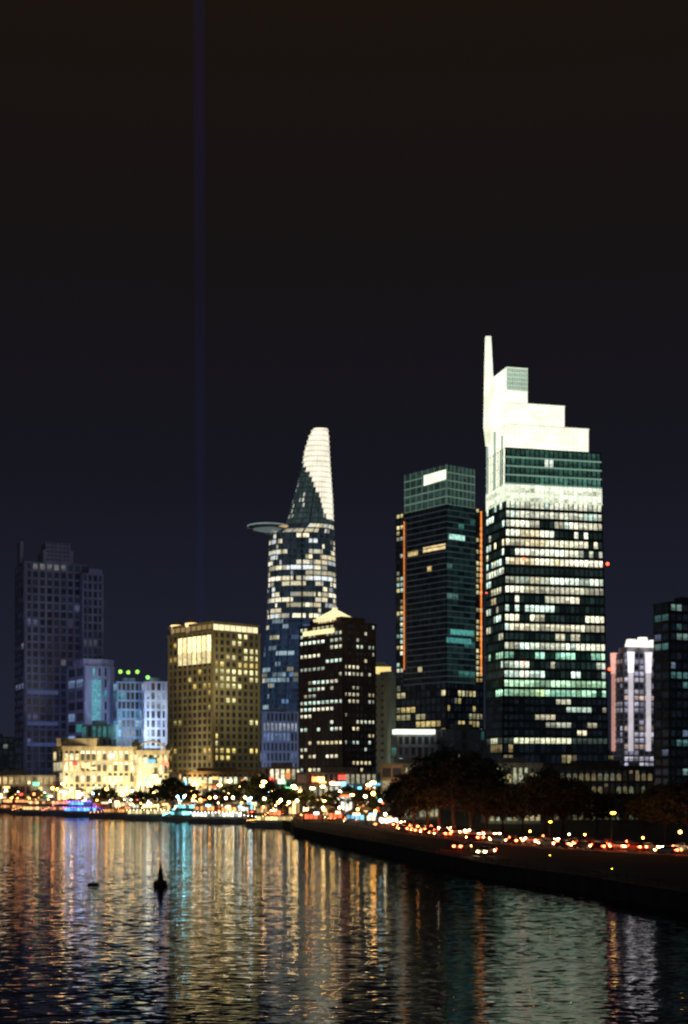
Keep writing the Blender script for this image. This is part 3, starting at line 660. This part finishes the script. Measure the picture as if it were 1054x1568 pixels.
# ------------------------------------------------------------------ search light beam, imitated by a faintly glowing volume
m=bpy.data.materials.new('beam_glow'); m.use_nodes=True; nt=m.node_tree; nt.nodes.clear()
o=nt.nodes.new('ShaderNodeOutputMaterial'); e=nt.nodes.new('ShaderNodeEmission'); e.inputs[0].default_value=(.1,.1,1,1); e.inputs[1].default_value=.0011
nt.links.new(e.outputs[0],o.inputs['Volume'])
mb=MB(); mb.cyl((X(308,900),900,3),(X(303,900),900,800),2.8,4.8,32,m); mb.build('light_beam')
# ------------------------------------------------------------------ flood lights on the lit facades, plus an added fill spot
def pt(px,d,z_,w,col,tilt=0,r=.6,ang=140):
    l=bpy.data.lights.new('flood_and_fill_light','SPOT'); l.energy=w; l.color=col; l.shadow_soft_size=r; l.spot_size=math.radians(ang); l.spot_blend=.8
    ob=bpy.data.objects.new('flood_and_fill_light',l); ob.location=(X(px,d),d,z_); ob.rotation_euler=(math.radians(90+tilt),0,0); scene.collection.objects.link(ob)
for px in (92,118,145,172,198): pt(px,676,GND+5,20000,(1,.8,.45),25)
for px in (215,245): pt(px,674,GND+5,20000,(1,.8,.45),25)
pt(290,660,75,10000,(1,.8,.4)); pt(365,660,10,14000,(1,.75,.35),30); pt(300,640,12,10000,(1,.6,.25),30); pt(365,668,60,14000,(1,.86,.5),0)
pt(150,735,40,22000,(.5,.58,1)); pt(200,728,40,22000,(.42,.65,1)); pt(238,722,40,18000,(.75,.84,1)); pt(70,700,70,42000,(.38,.38,1),5)  # last spot is added fill that brightens the dim left tower
pt(600,650,20,9000,(.8,.9,.7),20); pt(615,445,10,3000,(1,.85,.5),10); pt(780,415,8,1500,(.95,1,.7),10); pt(425,745,20,12000,(.55,.62,1),20)
pt(500,600,85,2500,(1,.85,.4))
# ------------------------------------------------------------------ world
w=bpy.data.worlds.new('World'); scene.world=w; w.use_nodes=True; nt=w.node_tree
bg=nt.nodes['Background']; tc=nt.nodes.new('ShaderNodeTexCoord'); sx=nt.nodes.new('ShaderNodeSeparateXYZ'); cr=nt.nodes.new('ShaderNodeValToRGB')
nt.links.new(tc.outputs['Generated'],sx.inputs[0]); nt.links.new(sx.outputs['Z'],cr.inputs[0]); nt.links.new(cr.outputs[0],bg.inputs[0])
E=cr.color_ramp.elements
E[0].position=0; E[0].color=(.015,.018,.033,1); E[1].position=.5; E[1].color=(.0105,.0064,.0038,1)
for p_,c_ in((.08,(.0118,.0135,.0255)),(.2,(.0078,.0078,.0135)),(.33,(.0078,.0062,.0068))):
    e=E.new(p_); e.color=c_+(1,)
bg.inputs[1].default_value=1.
sk=nt.nodes.new('ShaderNodeTexSky'); sk.sky_type='NISHITA'; sk.sun_disc=False; sk.sun_elevation=math.radians(25); sk.sun_rotation=math.radians(210)
bg2=nt.nodes.new('ShaderNodeBackground'); bg2.inputs[1].default_value=.0001; nt.links.new(sk.outputs[0],bg2.inputs[0])
ad=nt.nodes.new('ShaderNodeAddShader'); nt.links.new(bg.outputs[0],ad.inputs[0]); nt.links.new(bg2.outputs[0],ad.inputs[1]); nt.links.new(ad.outputs[0],nt.nodes['World Output'].inputs[0])
s=bpy.data.lights.new('facade_fill_sun','SUN'); s.energy=.09; s.angle=math.radians(10); s.color=(.75,.85,1)  # weak added sun lifting the facades to a base tone, no actual moon
so=bpy.data.objects.new('facade_fill_sun',s); so.rotation_euler=(math.radians(65),0,math.radians(-30)); scene.collection.objects.link(so)
# ------------------------------------------------------------------ camera
c=bpy.data.cameras.new('camera'); co=bpy.data.objects.new('camera',c); scene.collection.objects.link(co); scene.camera=co
co.location=(0,0,HC); co.rotation_euler=(math.radians(90),0,0)
c.sensor_fit='HORIZONTAL'; c.sensor_width=24; c.lens=F*24/1054; c.shift_y=(HY-784)/1054.; c.clip_end=30000; c.clip_start=.5
c.dof.use_dof=True; c.dof.focus_distance=24; c.dof.aperture_fstop=1.45
scene.view_settings.view_transform='Standard'; scene.view_settings.look='None'; scene.view_settings.exposure=0
